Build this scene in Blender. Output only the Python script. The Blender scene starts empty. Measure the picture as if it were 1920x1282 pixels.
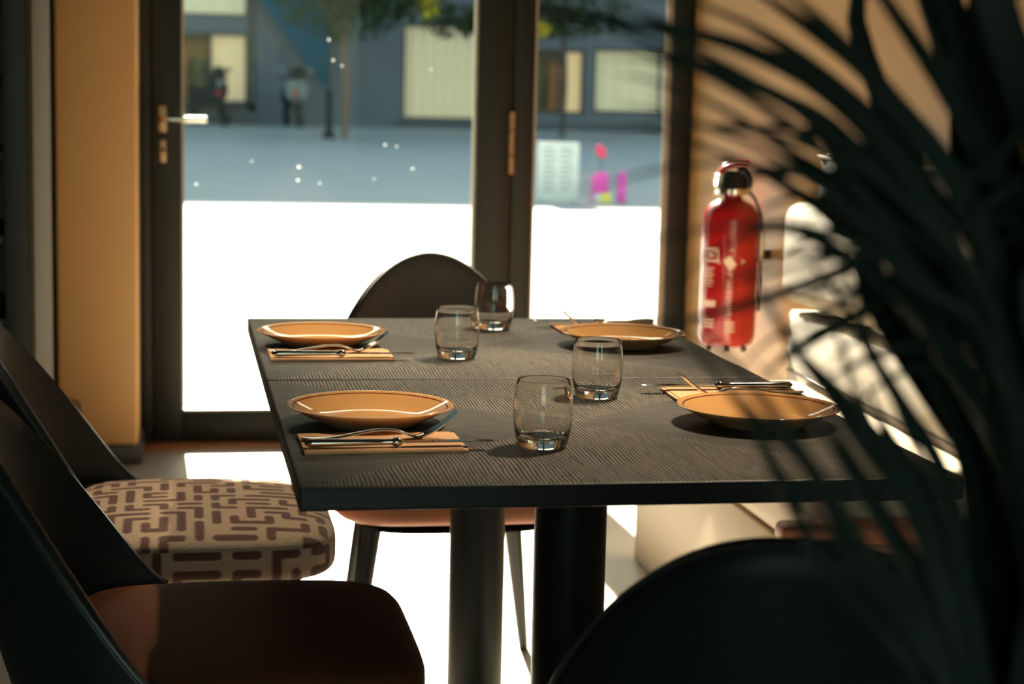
import bpy, bmesh, math, random
import numpy as np
from mathutils import Vector, Matrix
from mathutils.geometry import interpolate_bezier

random.seed(7)
SC = bpy.context.scene
COL = SC.collection
PI = math.pi

# ------------------------------------------------------------------ camera, light, exposure
cam_d = bpy.data.cameras.new('camera')
cam = bpy.data.objects.new('camera', cam_d)
COL.objects.link(cam)
SC.camera = cam
_r = Vector((0.98351974, -0.17932412, 0.02306036))
_u = Vector((0.00172966, 0.13687203, 0.99058723))
_f = Vector((0.18079250, 0.97422221, -0.13492651))
m = Matrix((( _r.x, _u.x, -_f.x), (_r.y, _u.y, -_f.y), (_r.z, _u.z, -_f.z)))
cam.matrix_world = Matrix.Translation((0, 0, 1.19506)) @ m.to_4x4()
cam_d.sensor_width = 36
cam_d.lens = 3409.7257 * 36 / 1920
cam_d.clip_start = 0.05
cam_d.clip_end = 300
cam_d.dof.use_dof = True
cam_d.dof.focus_distance = 2.58
cam_d.dof.aperture_fstop = 4.9
cam_d.dof.aperture_blades = 0

SUN_TAN = 0.58
world = bpy.data.worlds.new('sky')
SC.world = world
world.use_nodes = True
nt = world.node_tree
bg = nt.nodes['Background']
sky = nt.nodes.new('ShaderNodeTexSky')
sky.sky_type = 'NISHITA'
sky.sun_disc = False
sky.sun_elevation = math.atan(SUN_TAN)
sky.sun_rotation = math.radians(-1)
sky.dust_density = 1.0
tint = nt.nodes.new('ShaderNodeMix'); tint.data_type = 'RGBA'; tint.blend_type = 'MULTIPLY'
tint.inputs[0].default_value = 1.0; tint.inputs[7].default_value = (1.07, 1.08, 0.80, 1)
nt.links.new(sky.outputs[0], tint.inputs[6])
nt.links.new(tint.outputs[2], bg.inputs[0])
bg.inputs[1].default_value = 0.42

sun_d = bpy.data.lights.new('sun', 'SUN')
sun_d.energy = 42
sun_d.angle = math.radians(0.53)
sun_d.color = (1.0, 0.87, 0.68)
sun = bpy.data.objects.new('sun', sun_d)
COL.objects.link(sun)
sun.rotation_euler = Vector((0.022, -1, -SUN_TAN)).to_track_quat('-Z', 'Y').to_euler()
sun.location = (0, 10, 8)

SC.view_settings.view_transform = 'Standard'
SC.view_settings.look = 'None'
SC.view_settings.gamma = 1
SC.view_settings.exposure = 0.0
SC.view_settings.use_curve_mapping = False
SC.cycles.use_denoising = True
SC.cycles.max_bounces = 12
SC.cycles.diffuse_bounces = 6
SC.cycles.transmission_bounces = 12
SC.cycles.transparent_max_bounces = 12
SC.cycles.caustics_refractive = False
SC.cycles.caustics_reflective = False
SC.cycles.sample_clamp_indirect = 6


# ------------------------------------------------------------------ materials
def mat(name, color, rough=0.5, metal=0.0, bump=0.0, bscale=200, vary=0.0, vscale=8, spec=0.5, sheen=0.0, coat=0.0, stretch=None):
    m = bpy.data.materials.new(name)
    m.use_nodes = True
    n = m.node_tree
    b = n.nodes['Principled BSDF']
    b.inputs['Base Color'].default_value = (*color, 1)
    b.inputs['Roughness'].default_value = rough
    b.inputs['Metallic'].default_value = metal
    b.inputs['Specular IOR Level'].default_value = spec
    b.inputs['Sheen Weight'].default_value = sheen
    b.inputs['Coat Weight'].default_value = coat
    tc = n.nodes.new('ShaderNodeTexCoord')
    src = tc.outputs['Object']
    if stretch:
        mp = n.nodes.new('ShaderNodeMapping')
        mp.inputs['Scale'].default_value = stretch
        n.links.new(src, mp.inputs[0])
        src = mp.outputs[0]
    if vary:
        nz = n.nodes.new('ShaderNodeTexNoise')
        nz.inputs['Scale'].default_value = vscale
        nz.inputs['Detail'].default_value = 5
        n.links.new(src, nz.inputs['Vector'])
        mx = n.nodes.new('ShaderNodeMix')
        mx.data_type = 'RGBA'
        mx.inputs[6].default_value = (*[c * (1 - vary) for c in color], 1)
        mx.inputs[7].default_value = (*[min(1, c * (1 + vary)) for c in color], 1)
        n.links.new(nz.outputs['Fac'], mx.inputs[0])
        n.links.new(mx.outputs[2], b.inputs['Base Color'])
    if bump:
        nb = n.nodes.new('ShaderNodeTexNoise')
        nb.inputs['Scale'].default_value = bscale
        nb.inputs['Detail'].default_value = 3
        n.links.new(src, nb.inputs['Vector'])
        bp = n.nodes.new('ShaderNodeBump')
        bp.inputs['Strength'].default_value = bump
        bp.inputs['Distance'].default_value = 0.004
        n.links.new(nb.outputs['Fac'], bp.inputs['Height'])
        n.links.new(bp.outputs[0], b.inputs['Normal'])
    return m


def pane_mat(name, tint=(0.96, 0.98, 0.97), refl=0.06):
    """window glazing: lets sun straight through, mirrors a little"""
    m = bpy.data.materials.new(name)
    m.use_nodes = True
    n = m.node_tree
    n.nodes.remove(n.nodes['Principled BSDF'])
    t = n.nodes.new('ShaderNodeBsdfTransparent'); t.inputs[0].default_value = (*tint, 1)
    g = n.nodes.new('ShaderNodeBsdfGlossy'); g.inputs['Roughness'].default_value = 0.02
    fr = n.nodes.new('ShaderNodeFresnel'); fr.inputs[0].default_value = 1.18
    mx = n.nodes.new('ShaderNodeMixShader')
    n.links.new(fr.outputs[0], mx.inputs[0]); n.links.new(t.outputs[0], mx.inputs[1]); n.links.new(g.outputs[0], mx.inputs[2])
    n.links.new(mx.outputs[0], n.nodes['Material Output'].inputs[0])
    return m


def wood_top_mat(name):
    """dark limed oak, four-way matched veneer: side triangles grain across, front and back triangles grain in depth"""
    m = bpy.data.materials.new(name)
    m.use_nodes = True
    n = m.node_tree; N = n.nodes.new; Lk = n.links.new
    b = n.nodes['Principled BSDF']
    tc = N('ShaderNodeTexCoord'); sp = N('ShaderNodeSeparateXYZ'); Lk(tc.outputs['Object'], sp.inputs[0])

    def mth(op, a, b_=None, c=None):
        k = N('ShaderNodeMath'); k.operation = op
        for i, v in enumerate((a, b_, c)):
            if v is None: continue
            if isinstance(v, (int, float)): k.inputs[i].default_value = v
            else: Lk(v, k.inputs[i])
        return k.outputs[0]
    X, Y = sp.outputs[0], sp.outputs[1]
    wob = N('ShaderNodeTexNoise'); wob.inputs['Scale'].default_value = 9; wob.inputs['Detail'].default_value = 2
    Lk(tc.outputs['Object'], wob.inputs['Vector'])
    ax = mth('MULTIPLY', mth('ABSOLUTE', X), 1 / 0.4); ay = mth('MULTIPLY', mth('ABSOLUTE', Y), 1 / 0.3875)
    side = mth('GREATER_THAN', ax, mth('ADD', ay, mth('MULTIPLY', mth('SUBTRACT', wob.outputs['Fac'], 0.5), 0.03)))

    def grain(across, along, pitch, wav, seed):
        # slow wandering of the year rings
        cv = N('ShaderNodeCombineXYZ'); Lk(mth('MULTIPLY', across, 5), cv.inputs[0]); Lk(mth('MULTIPLY', along, 2.4), cv.inputs[1]); cv.inputs[2].default_value = seed
        w = N('ShaderNodeTexNoise'); w.inputs['Scale'].default_value = 1; w.inputs['Detail'].default_value = 2
        Lk(cv.outputs[0], w.inputs['Vector'])
        acr = mth('ADD', across, mth('MULTIPLY', mth('SUBTRACT', w.outputs['Fac'], 0.5), wav))
        cv2 = N('ShaderNodeCombineXYZ'); Lk(mth('MULTIPLY', acr, 420), cv2.inputs[0]); Lk(mth('MULTIPLY', along, 20), cv2.inputs[1]); cv2.inputs[2].default_value = seed + 4
        fine = N('ShaderNodeTexNoise'); fine.inputs['Scale'].default_value = 1; fine.inputs['Detail'].default_value = 3
        Lk(cv2.outputs[0], fine.inputs['Vector'])
        ph = mth('ADD', mth('MULTIPLY', acr, 2 * PI / pitch), mth('MULTIPLY', fine.outputs['Fac'], 4.2))
        s = mth('MULTIPLY_ADD', mth('SINE', ph), 0.5, 0.5)
        return s, fine.outputs['Fac']
    s1, f1 = grain(X, Y, 0.0052, 0.028, 1.0)
    s2, f2 = grain(Y, X, 0.0040, 0.02, 7.0)
    # bold pores in front/back triangles, soft streaks in the side triangles
    r1 = N('ShaderNodeValToRGB'); r1.color_ramp.elements[0].position = 0.34; r1.color_ramp.elements[1].position = 0.58
    r1.color_ramp.elements[0].color = (0.008, 0.007, 0.006, 1); r1.color_ramp.elements[1].color = (0.195, 0.176, 0.148, 1)
    Lk(s1, r1.inputs[0])
    mixs = mth('ADD', mth('MULTIPLY', s2, 0.35), mth('MULTIPLY', f2, 0.75))
    r2 = N('ShaderNodeValToRGB'); r2.color_ramp.elements[0].position = 0.36; r2.color_ramp.elements[1].position = 0.72
    r2.color_ramp.elements[0].color = (0.008, 0.008, 0.008, 1); r2.color_ramp.elements[1].color = (0.128, 0.120, 0.106, 1)
    Lk(mixs, r2.inputs[0])
    mx = N('ShaderNodeMix'); mx.data_type = 'RGBA'
    Lk(side, mx.inputs[0]); Lk(r1.outputs[0], mx.inputs[6]); Lk(r2.outputs[0], mx.inputs[7])
    Lk(mx.outputs[2], b.inputs['Base Color'])
    b.inputs['Roughness'].default_value = 0.55
    b.inputs['Specular IOR Level'].default_value = 0.22
    hm = N('ShaderNodeMix'); hm.data_type = 'FLOAT'
    Lk(side, hm.inputs[0]); Lk(s1, hm.inputs[2]); Lk(mixs, hm.inputs[3])
    bp = N('ShaderNodeBump'); bp.inputs['Strength'].default_value = 0.5; bp.inputs['Distance'].default_value = 0.0009
    Lk(hm.outputs[0], bp.inputs['Height']); Lk(bp.outputs[0], b.inputs['Normal'])
    return m


def boucle_mat(name, light, dark):
    m = mat(name, light, rough=0.95, bump=0.9, bscale=420, sheen=0.35)
    n = m.node_tree; N = n.nodes.new
    at = N('ShaderNodeAttribute'); at.attribute_name = 'pattern'
    nz = N('ShaderNodeTexNoise'); nz.inputs['Scale'].default_value = 300
    tc = n.nodes['Texture Coordinate'] if 'Texture Coordinate' in n.nodes else N('ShaderNodeTexCoord')
    n.links.new(tc.outputs['Object'], nz.inputs['Vector'])
    ad = N('ShaderNodeMath'); ad.operation = 'MULTIPLY_ADD'; ad.inputs[1].default_value = 0.5; ad.inputs[2].default_value = -0.25
    n.links.new(nz.outputs['Fac'], ad.inputs[0])
    a2 = N('ShaderNodeMath'); a2.operation = 'ADD'; a2.use_clamp = True
    n.links.new(at.outputs['Fac'], a2.inputs[0]); n.links.new(ad.outputs[0], a2.inputs[1])
    mx = N('ShaderNodeMix'); mx.data_type = 'RGBA'
    mx.inputs[6].default_value = (*light, 1); mx.inputs[7].default_value = (*dark, 1)
    n.links.new(a2.outputs[0], mx.inputs[0])
    n.links.new(mx.outputs[2], n.nodes['Principled BSDF'].inputs['Base Color'])
    return m


M = {}
M['wood'] = wood_top_mat('dark_limed_oak')
M['wood_edge'] = mat('dark_oak_edge', (0.020, 0.020, 0.019), 0.5, bump=0.3, bscale=60, vary=0.3, vscale=30, stretch=(1, 1, 8))
M['black_metal'] = mat('black_powder_coat', (0.018, 0.021, 0.020), 0.42, bump=0.05, bscale=500)
M['frame'] = mat('dark_grey_aluminium', (0.011, 0.0125, 0.0105), 0.45, spec=.3, bump=0.04, bscale=600)
M['gasket'] = mat('pale_gasket', (0.45, 0.40, 0.32), 0.5)
M['brass'] = mat('brushed_nickel_warm', (0.42, 0.29, 0.17), 0.42, metal=1.0)
M['chrome'] = mat('polished_steel', (0.82, 0.78, 0.72), 0.10, metal=1.0)
M['leather'] = mat('black_leather', (0.012, 0.018, 0.019), 0.42, bump=0.12, bscale=700)
M['edge_strip'] = mat('dark_piping', (0.05, 0.05, 0.048), 0.35)
M['cognac'] = mat('cognac_velvet', (0.145, 0.047, 0.019), 0.8, bump=0.12, bscale=500, vary=0.15, vscale=14, spec=.25)
M['rust'] = mat('rust_leather', (0.45, 0.16, 0.08), 0.55, bump=0.1, bscale=400)
M['taupe_back'] = mat('taupe_leather', (0.20, 0.165, 0.14), 0.5, bump=0.1, bscale=500)
M['wall_orange'] = mat('ochre_paint', (0.56, 0.315, 0.12), 0.6, bump=0.05, bscale=180, vary=0.04)
M['wall_right'] = mat('satin_ochre_panel', (0.60, 0.35, 0.135), 0.42, bump=0.03, bscale=90, vary=0.05)
M['wall_beige'] = mat('beige_plaster', (0.36, 0.30, 0.22), 0.7, bump=0.06, bscale=120)
M['wall_dark'] = mat('dark_teal_plaster', (0.06, 0.07, 0.07), 0.7, bump=0.06, bscale=120)
M['ceiling'] = mat('dark_ceiling', (0.06, 0.06, 0.055), 0.8)
M['skirting'] = mat('charcoal_skirting', (0.05, 0.055, 0.055), 0.5)
M['floor'] = mat('pale_floor_boards', (0.44, 0.385, 0.32), 0.45, bump=0.06, bscale=30, vary=0.16, vscale=3, stretch=(6, 1, 1))
M['threshold'] = mat('oiled_oak_sill', (0.45, 0.22, 0.09), 0.45, vary=0.15, vscale=20)
M['pane'] = pane_mat('window_glass')
M['bench_base'] = mat('beige_laminate', (0.50, 0.42, 0.31), 0.5)
M['bench_fabric'] = mat('cream_boucle', (0.33, 0.295, 0.235), 0.95, bump=0.8, bscale=350, sheen=0.3)
M['bench_seat'] = mat('cream_leather', (0.55, 0.45, 0.33), 0.5, bump=0.1, bscale=300)
M['bench_panel'] = mat('grey_felt_panel', (0.15, 0.145, 0.135), 0.85, bump=0.4, bscale=300)
M['bench_low'] = mat('greige_felt', (0.34, 0.32, 0.28), 0.85, bump=0.4, bscale=300)
M['lit_side'] = mat('lit_side_beige', (0.10, 0.085, 0.06), 0.8, spec=.2)
M['stool_side'] = mat('rose_beige_fabric', (0.50, 0.34, 0.26), 0.9, bump=0.4, bscale=300)
M['crease_dark'] = mat('crease_shade_brown', (0.07, 0.03, 0.02), 0.5)
M['plate'] = mat('ochre_glaze', (0.72, 0.38, 0.14), 0.06, vary=0.08, vscale=12)
M['plate_under'] = mat('tan_stoneware', (0.74, 0.43, 0.21), 0.45)
M['plate_line'] = mat('oxblood_glaze', (0.16, 0.03, 0.025), 0.12, coat=0.4)
M['napkin'] = mat('apricot_paper', (0.90, 0.52, 0.27), 0.85, bump=0.25, bscale=900)
M['seat_print'] = boucle_mat('maze_boucle', (0.60, 0.42, 0.28), (0.115, 0.033, 0.018))
M['ext_red'] = mat('extinguisher_red', (0.40, 0.010, 0.012), 0.22, coat=0.6)
M['ext_label'] = mat('label_print', (0.85, 0.66, 0.55), 0.5)
M['ext_black'] = mat('black_rubber', (0.015, 0.015, 0.016), 0.35)
M['spots'] = mat('dried_water_marks', (0.9, 0.9, 0.88), 0.6)
_n = M['spots'].node_tree; _t = _n.nodes.new('ShaderNodeBsdfTranslucent'); _m = _n.nodes.new('ShaderNodeMixShader')
_m.inputs[0].default_value = .7
_n.links.new(_n.nodes['Principled BSDF'].outputs[0], _m.inputs[1]); _n.links.new(_t.outputs[0], _m.inputs[2]); _n.links.new(_m.outputs[0], _n.nodes['Material Output'].inputs[0])
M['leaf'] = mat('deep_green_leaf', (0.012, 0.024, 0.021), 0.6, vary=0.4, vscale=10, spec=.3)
M['cane'] = mat('woody_cane', (0.06, 0.045, 0.03), 0.8, bump=0.5, bscale=60)
M['pot'] = mat('charcoal_pot', (0.03, 0.03, 0.03), 0.6, bump=0.1, bscale=90)
M['soil'] = mat('potting_soil', (0.03, 0.02, 0.014), 0.95, bump=0.9, bscale=60)
M['shelf'] = mat('black_stained_wood', (0.020, 0.024, 0.025), 0.5, bump=0.1, bscale=60)
M['cab_edge'] = mat('walnut_edge', (0.22, 0.11, 0.05), 0.5)
M['bottle'] = mat('dark_bottle_glass', (0.012, 0.02, 0.014), 0.12)

# tumbler glass
g = bpy.data.materials.new('clear_tumbler_glass')
g.use_nodes = True
gb = g.node_tree.nodes['Principled BSDF']
gb.inputs['Base Color'].default_value = (1.0, 0.985, 0.96, 1)
gb.inputs['Roughness'].default_value = 0.0
gb.inputs['IOR'].default_value = 1.48
gb.inputs['Transmission Weight'].default_value = 1.0
M['glass'] = g


# ------------------------------------------------------------------ mesh helpers
def empty(name, loc=(0, 0, 0), rz=0):
    o = bpy.data.objects.new(name, None)
    COL.objects.link(o)
    o.location = loc
    o.rotation_euler = (0, 0, rz)
    o.empty_display_size = 0.1
    return o


def tag(o, label=None, cat=None, group=None, kind=None):
    if label: o['label'] = label
    if cat: o['category'] = cat
    if group: o['group'] = group
    if kind: o['kind'] = kind
    return o


def obj(name, bm, material, parent=None, smooth=True, angle=35):
    me = bpy.data.meshes.new(name)
    bmesh.ops.recalc_face_normals(bm, faces=bm.faces[:])
    bm.to_mesh(me); bm.free()
    mats = material if isinstance(material, (list, tuple)) else [material]
    for k in mats: me.materials.append(k)
    if smooth:
        for p in me.polygons: p.use_smooth = True
        try: me.set_sharp_from_angle(angle=math.radians(angle))
        except Exception: pass
    o = bpy.data.objects.new(name, me)
    COL.objects.link(o)
    if parent: o.parent = parent
    return o


def box(bm, x0, x1, y0, y1, z0, z1, bev=0.0, seg=2):
    r = bmesh.ops.create_cube(bm, size=1)
    vs = r['verts']
    for v in vs:
        v.co = Vector((x0 + (v.co.x + .5) * (x1 - x0), y0 + (v.co.y + .5) * (y1 - y0), z0 + (v.co.z + .5) * (z1 - z0)))
    if bev:
        es = list({e for v in vs for e in v.link_edges})
        bmesh.ops.bevel(bm, geom=es, offset=bev, segments=seg, affect='EDGES', profile=0.5)
    return vs


def Bx(*a, **k):
    bm = bmesh.new(); box(bm, *a, **k); return bm


def lathe(bm, prof, n=64, mi=None, center=(0, 0, 0)):
    """prof: list of (r, z); r == 0 closes; mi: material index per segment"""
    rings = []
    for r, z in prof:
        if r < 1e-7:
            rings.append([bm.verts.new((center[0], center[1], center[2] + z))])
        else:
            rings.append([bm.verts.new((center[0] + r * math.cos(2 * PI * i / n), center[1] + r * math.sin(2 * PI * i / n), center[2] + z)) for i in range(n)])
    for k in range(len(rings) - 1):
        a, b = rings[k], rings[k + 1]
        for i in range(n):
            j = (i + 1) % n
            if len(a) == 1 and len(b) == 1: continue
            if len(a) == 1: f = bm.faces.new((a[0], b[j], b[i]))
            elif len(b) == 1: f = bm.faces.new((a[i], a[j], b[0]))
            else: f = bm.faces.new((a[i], a[j], b[j], b[i]))
            if mi: f.material_index = mi[k]
    return bm


def tube(bm, pts, rad, n=12, cap=True, flat=1.0, up=Vector((0, 0, 1))):
    """swept tube; rad float or list; flat squashes it vertically"""
    pts = [Vector(p) for p in pts]
    if not isinstance(rad, (list, tuple)): rad = [rad] * len(pts)
    rings = []
    for i, p in enumerate(pts):
        t = (pts[min(i + 1, len(pts) - 1)] - pts[max(i - 1, 0)]).normalized()
        u = up if abs(t.dot(up)) < 0.95 else Vector((1, 0, 0))
        s = t.cross(u).normalized(); w = s.cross(t).normalized()
        rings.append([bm.verts.new(p + s * math.cos(2 * PI * k / n) * rad[i] + w * math.sin(2 * PI * k / n) * rad[i] * flat) for k in range(n)])
    for a, b in zip(rings, rings[1:]):
        for k in range(n):
            j = (k + 1) % n
            bm.faces.new((a[k], a[j], b[j], b[k]))
    if cap:
        bm.faces.new(rings[0][::-1]); bm.faces.new(rings[-1])
    return bm


def smooth_path(pts, n=40):
    """Catmull-Rom through points"""
    P = [Vector(p) for p in pts]
    P = [P[0] * 2 - P[1]] + P + [P[-1] * 2 - P[-2]]
    out = []
    segs = len(P) - 3
    per = max(2, n // segs)
    for s in range(segs):
        p0, p1, p2, p3 = P[s:s + 4]
        for k in range(per):
            t = k / per
            out.append(0.5 * ((2 * p1) + (p2 - p0) * t + (2 * p0 - 5 * p1 + 4 * p2 - p3) * t * t + (3 * p1 - p0 - 3 * p2 + p3) * t ** 3))
    out.append(P[-2])
    return out


def grid_mesh(bm, rows, close_u=False, cap=False):
    vs = [[bm.verts.new(p) for p in r] for r in rows]
    for a, b in zip(vs, vs[1:]):
        n = len(a)
        for i in range(n if close_u else n - 1):
            j = (i + 1) % n
            bm.faces.new((a[i], a[j], b[j], b[i]))
    if cap:
        bm.faces.new(vs[0][::-1]); bm.faces.new(vs[-1])
    return vs


def superbox(bm, cx, cy, cz, hx, hy, hz, e_plan=4.0, e_prof=3.0, nu=96, nv=40, dome=0.0):
    """rounded cushion"""
    def even(t0, t1, e, wx, wy, n):
        t = np.linspace(t0, t1, 6001); c, s = np.cos(t), np.sin(t)
        x = np.sign(c) * np.abs(c) ** (2 / e); y = np.sign(s) * np.abs(s) ** (2 / e)
        L = np.concatenate([[0], np.cumsum(np.hypot(np.diff(x) * wx, np.diff(y) * wy))])
        q = np.linspace(0, L[-1], n)
        return np.interp(q, L, x), np.interp(q, L, y)
    px_, py_ = even(0, 2 * PI, e_plan, hx, hy, nu + 1)
    cr_, sz_ = even(-PI / 2, PI / 2, e_prof, min(hx, hy), hz, nv + 1)
    rows = []
    for cr, sz in zip(cr_, sz_):
        cr = max(cr, 0)
        row = []
        for i in range(nu):
            x = px_[i] * cr; y = py_[i] * cr
            z = sz * hz
            if sz > 0: z += dome * (1 - min(1, x * x + y * y)) 
            row.append(Vector((cx + x * hx, cy + y * hy, cz + z)))
        rows.append(row)
    grid_mesh(bm, rows, close_u=True)
    bmesh.ops.remove_doubles(bm, verts=bm.verts[:], dist=1e-6)
    return bm


def structure(name, bm, m, **k):
    o = obj(name, bm, m, **k)
    o['kind'] = 'structure'
    return o

# ------------------------------------------------------------------ the room
XL, XR, YF, YB, ZC = -1.7, 1.75, 6.133, -3.0, 2.9
DT = 2.16       # top of the door glazing
structure('floor', Bx(XL - .1, XR + .1, YB - .1, YF + .12, -0.1, 0), M['floor'], smooth=False)
structure('ceiling', Bx(XL - .1, XR + .1, YB - .1, YF + .12, ZC, ZC + .12), M['ceiling'], smooth=False)
structure('wall_right', Bx(XR, XR + .12, YB, YF + .12, 0, ZC), M['wall_right'], smooth=False)
structure('wall_left', Bx(XL - .12, XL, YB, YF + .12, 0, ZC), M['wall_dark'], smooth=False)
bm = bmesh.new()                      # street wall: left of the door and over it
box(bm, XL, -.124, YF, YF + .12, 0, ZC)
structure('wall_front', bm, M['wall_beige'], smooth=False)
structure('wall_front_header', Bx(-.124, XR, YF, YF + .12, DT + .09, ZC), M['wall_orange'], smooth=False)
bm = bmesh.new()                      # unseen rear wall; its window opening is added to let in cool fill light
box(bm, XL, XR, YB - .12, YB, 0, .5); box(bm, XL, XR, YB - .12, YB, 2.6, ZC)
box(bm, XL, -1.4, YB - .12, YB, .5, 2.6); box(bm, 1.5, XR, YB - .12, YB, .5, 2.6)
structure('wall_rear', bm, M['wall_dark'], smooth=False)
wr = structure('fill_window', Bx(-1.4, 1.5, YB - .07, YB - .06, .5, 2.6), M['pane'], smooth=False)  # pane of the added rear window

# ochre pillar left of the door
pil = structure('wall_left_pillar', Bx(-.374, -.124, 5.82, YF, 0.058, ZC, bev=.012, seg=3), M['wall_orange'])
structure('baseboard_pillar', Bx(-.384, -.112, 5.808, YF, 0, .058, bev=.004), M['skirting'])
structure('baseboard_front', Bx(XL, -.385, YF - .014, YF, 0, .07, bev=.003), M['skirting'])
structure('trim_threshold', Bx(-.12, XR, YF - .10, YF + .12, 0, .006, bev=.001), M['threshold'])

# glazed door
y0, y1 = YF, YF + .065
door = empty('door_1', (-.12, YF, 0)); door['kind'] = 'structure'


def rel(bm, root):
    bmesh.ops.translate(bm, verts=bm.verts[:], vec=-Vector(root.location)); return bm


bm = bmesh.new()
box(bm, -.082, .014, y0, y1, .0065, DT + .06, bev=.004); box(bm, 1.0, 1.120, y0, y1, .0065, DT + .06, bev=.004)
box(bm, .014, 1.0, y0, y1, .0065, .109, bev=.004); box(bm, .014, 1.0, y0, y1, DT, DT + .06, bev=.004)
obj('door_frame', rel(bm, door), M['frame'], door)
bm = bmesh.new()
for x in (.014, .992): box(bm, x, x + .008, y0 + .012, y0 + .05, .109, DT)
box(bm, .022, .992, y0 + .012, y0 + .05, .109, .117)
obj('gasket', rel(bm, door), M['gasket'], door)
obj('glass_pane', rel(Bx(.0145, .9995, y0 + .026, y0 + .036, .1095, DT - .0005), door), M['pane'], door, smooth=False)
bm = bmesh.new()
for px, py, r in ((558, 310, .0042), (556, 335, .0036), (597, 340, .0025), (720, 265, .003), (742, 268, .0022), (773, 310, .003), (368, 345, .003), (612, 70, .003), (620, 108, .003), (637, 118, .0024), (805, 120, .002), (700, 330, .002), (470, 300, .002)):
    bmesh.ops.create_uvsphere(bm, u_segments=10, v_segments=6, radius=r, matrix=Matrix.Translation((.014 + (px - 341) * .001786, y0 + .0255, 1.092 - (py - 222) * .00177)) @ Matrix.Diagonal((1, .15, 1, 1)))
sp_ = obj('water_spots', rel(bm, door), M['spots'], door); sp_['kind'] = 'stuff'
# lever handle with its rose, and the key plate below
bm = bmesh.new()
box(bm, -.063, -.033, y0 - .010, y0 - .0002, 1.045, 1.135, bev=.006, seg=3)
h1 = obj('handle_plate', rel(bm, door), M['brass'], door)
bm = bmesh.new()
tube(bm, smooth_path([(-.048, y0 - .008, 1.088), (-.048, y0 - .045, 1.088), (-.036, y0 - .058, 1.088), (.0, y0 - .060, 1.089), (.095, y0 - .060, 1.09)], 30), .0105, 16)
lev = obj('lever', rel(bm, door), M['chrome'], door)
bm = bmesh.new()
box(bm, -.060, -.034, y0 - .009, y0 - .0002, .945, 1.022, bev=.006, seg=3)
kp = obj('key_plate', rel(bm, door), M['brass'], door)
bm = bmesh.new()
bmesh.ops.create_cone(bm, cap_ends=True, segments=20, radius1=.008, radius2=.008, depth=.012, matrix=Matrix.Translation((-.047, y0 - .012, .988)) @ Matrix.Rotation(PI / 2, 4, 'X'))
obj('key_cylinder', rel(bm, door), M['ext_black'], door)
# hinge knuckles in the joint
for zc in (1.03, 1.95, .22):
    bm = bmesh.new()
    for a, b in ((-.105, -.045), (-.040, .04), (.045, .105)):
        bmesh.ops.create_cone(bm, cap_ends=True, segments=20, radius1=.0125, radius2=.0125, depth=b - a, matrix=Matrix.Translation((1.118, y0 - .008, zc + (a + b) / 2)))
    obj('hinge', rel(bm, door), M['brass'], door)

# fixed frame round door and side light
bm = bmesh.new()
box(bm, -.123, -.086, YF + .004, YF + .09, 0, DT + .09, bev=.003)
box(bm, 1.124, 1.198, YF + .004, YF + .09, 0, DT + .09, bev=.003)
box(bm, 1.676, 1.7495, YF - .02, YF + .09, 0, DT + .09, bev=.003)
box(bm, 1.198, 1.676, YF + .004, YF + .07, 0.007, .109, bev=.003)
box(bm, 1.198, 1.676, YF + .004, YF + .07, DT, DT + .09, bev=.003)
box(bm, -.086, 1.124, YF + .004, YF + .07, DT + .065, DT + .09, bev=.003)
box(bm, -.087, -.070, YF + .066, YF + .09, 0.007, DT + .09); box(bm, 1.098, 1.125, YF + .066, YF + .09, 0.007, DT + .09)
box(bm, -.087, 1.125, YF + .066, YF + .09, DT + .05, DT + .09)
structure('trim_door_frame', bm, M['frame'])
win = empty('window_1', (1.198, YF, .109)); win['kind'] = 'structure'
obj('glass_pane', rel(Bx(1.1985, 1.6755, YF + .026, YF + .036, .1095, DT - .0005), win), M['pane'], win, smooth=False)
bm = bmesh.new()
box(bm, 1.656, 1.676, YF + .005, YF + .025, .11, DT); box(bm, 1.198, 1.206, YF + .012, YF + .025, .11, DT); box(bm, 1.206, 1.656, YF + .012, YF + .025, .109, .117)
obj('gasket', rel(bm, win), M['gasket'], win)

# small ring fixed to the pillar
ring = empty('wall_ring', (-.315, 5.82, .184))
tag(ring, 'small round ring fixed low on the ochre pillar beside the chair', 'wall ring')
bm = bmesh.new()
tube(bm, [(.024 * math.cos(a) - .004, -.016, .02 * math.sin(a)) for a in [(-2.2 + 4.6 * i / 24) for i in range(25)]], .005, 10)
obj('ring', bm, M['brass'], ring)
bm = bmesh.new()
bmesh.ops.create_cone(bm, cap_ends=True, segments=20, radius1=.010, radius2=.010, depth=.02, matrix=Matrix.Translation((-.018, -.0105, -.016)) @ Matrix.Rotation(PI / 2, 4, 'X'))
obj('mount', bm, M['brass'], ring)

# dark shelving at the left edge
cab = empty('shelving_unit', (-.80, 4.3, 0))
tag(cab, 'tall black shelving unit with its lit side painted beige at the left edge', 'shelf')
bm = bmesh.new()
box(bm, -.45, -.41, 0, .58, 0, 2.5, bev=.002); box(bm, .41, .462, 0, .58, 0, 2.5, bev=.002)
box(bm, -.41, .41, .56, .58, 0, 2.5)
obj('carcass', bm, M['shelf'], cab)
obj('lit_side', Bx(.4625, .476, .01, .60, 0, 2.5, bev=.001), M['lit_side'], cab)  # beige colour stands for light falling on the unit's dark side
for k in range(13):
    z = .06 + .192 * k
    sh = obj('shelf', Bx(-.409, .409, .012, .559, z, z + .018, bev=.001), M['shelf'], cab)
    obj('shelf_edge', Bx(-.409, .400, .004, .0115, z + .002, z + .012), M['cab_edge'], sh, smooth=False)

# ------------------------------------------------------------------ banquette along the right wall
bench = empty('banquette', (1.46, 3.8, 0))
tag(bench, 'built-in cream banquette with grey back panel along the ochre wall', 'bench')


def brel(bm): return rel(bm, bench)


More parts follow.
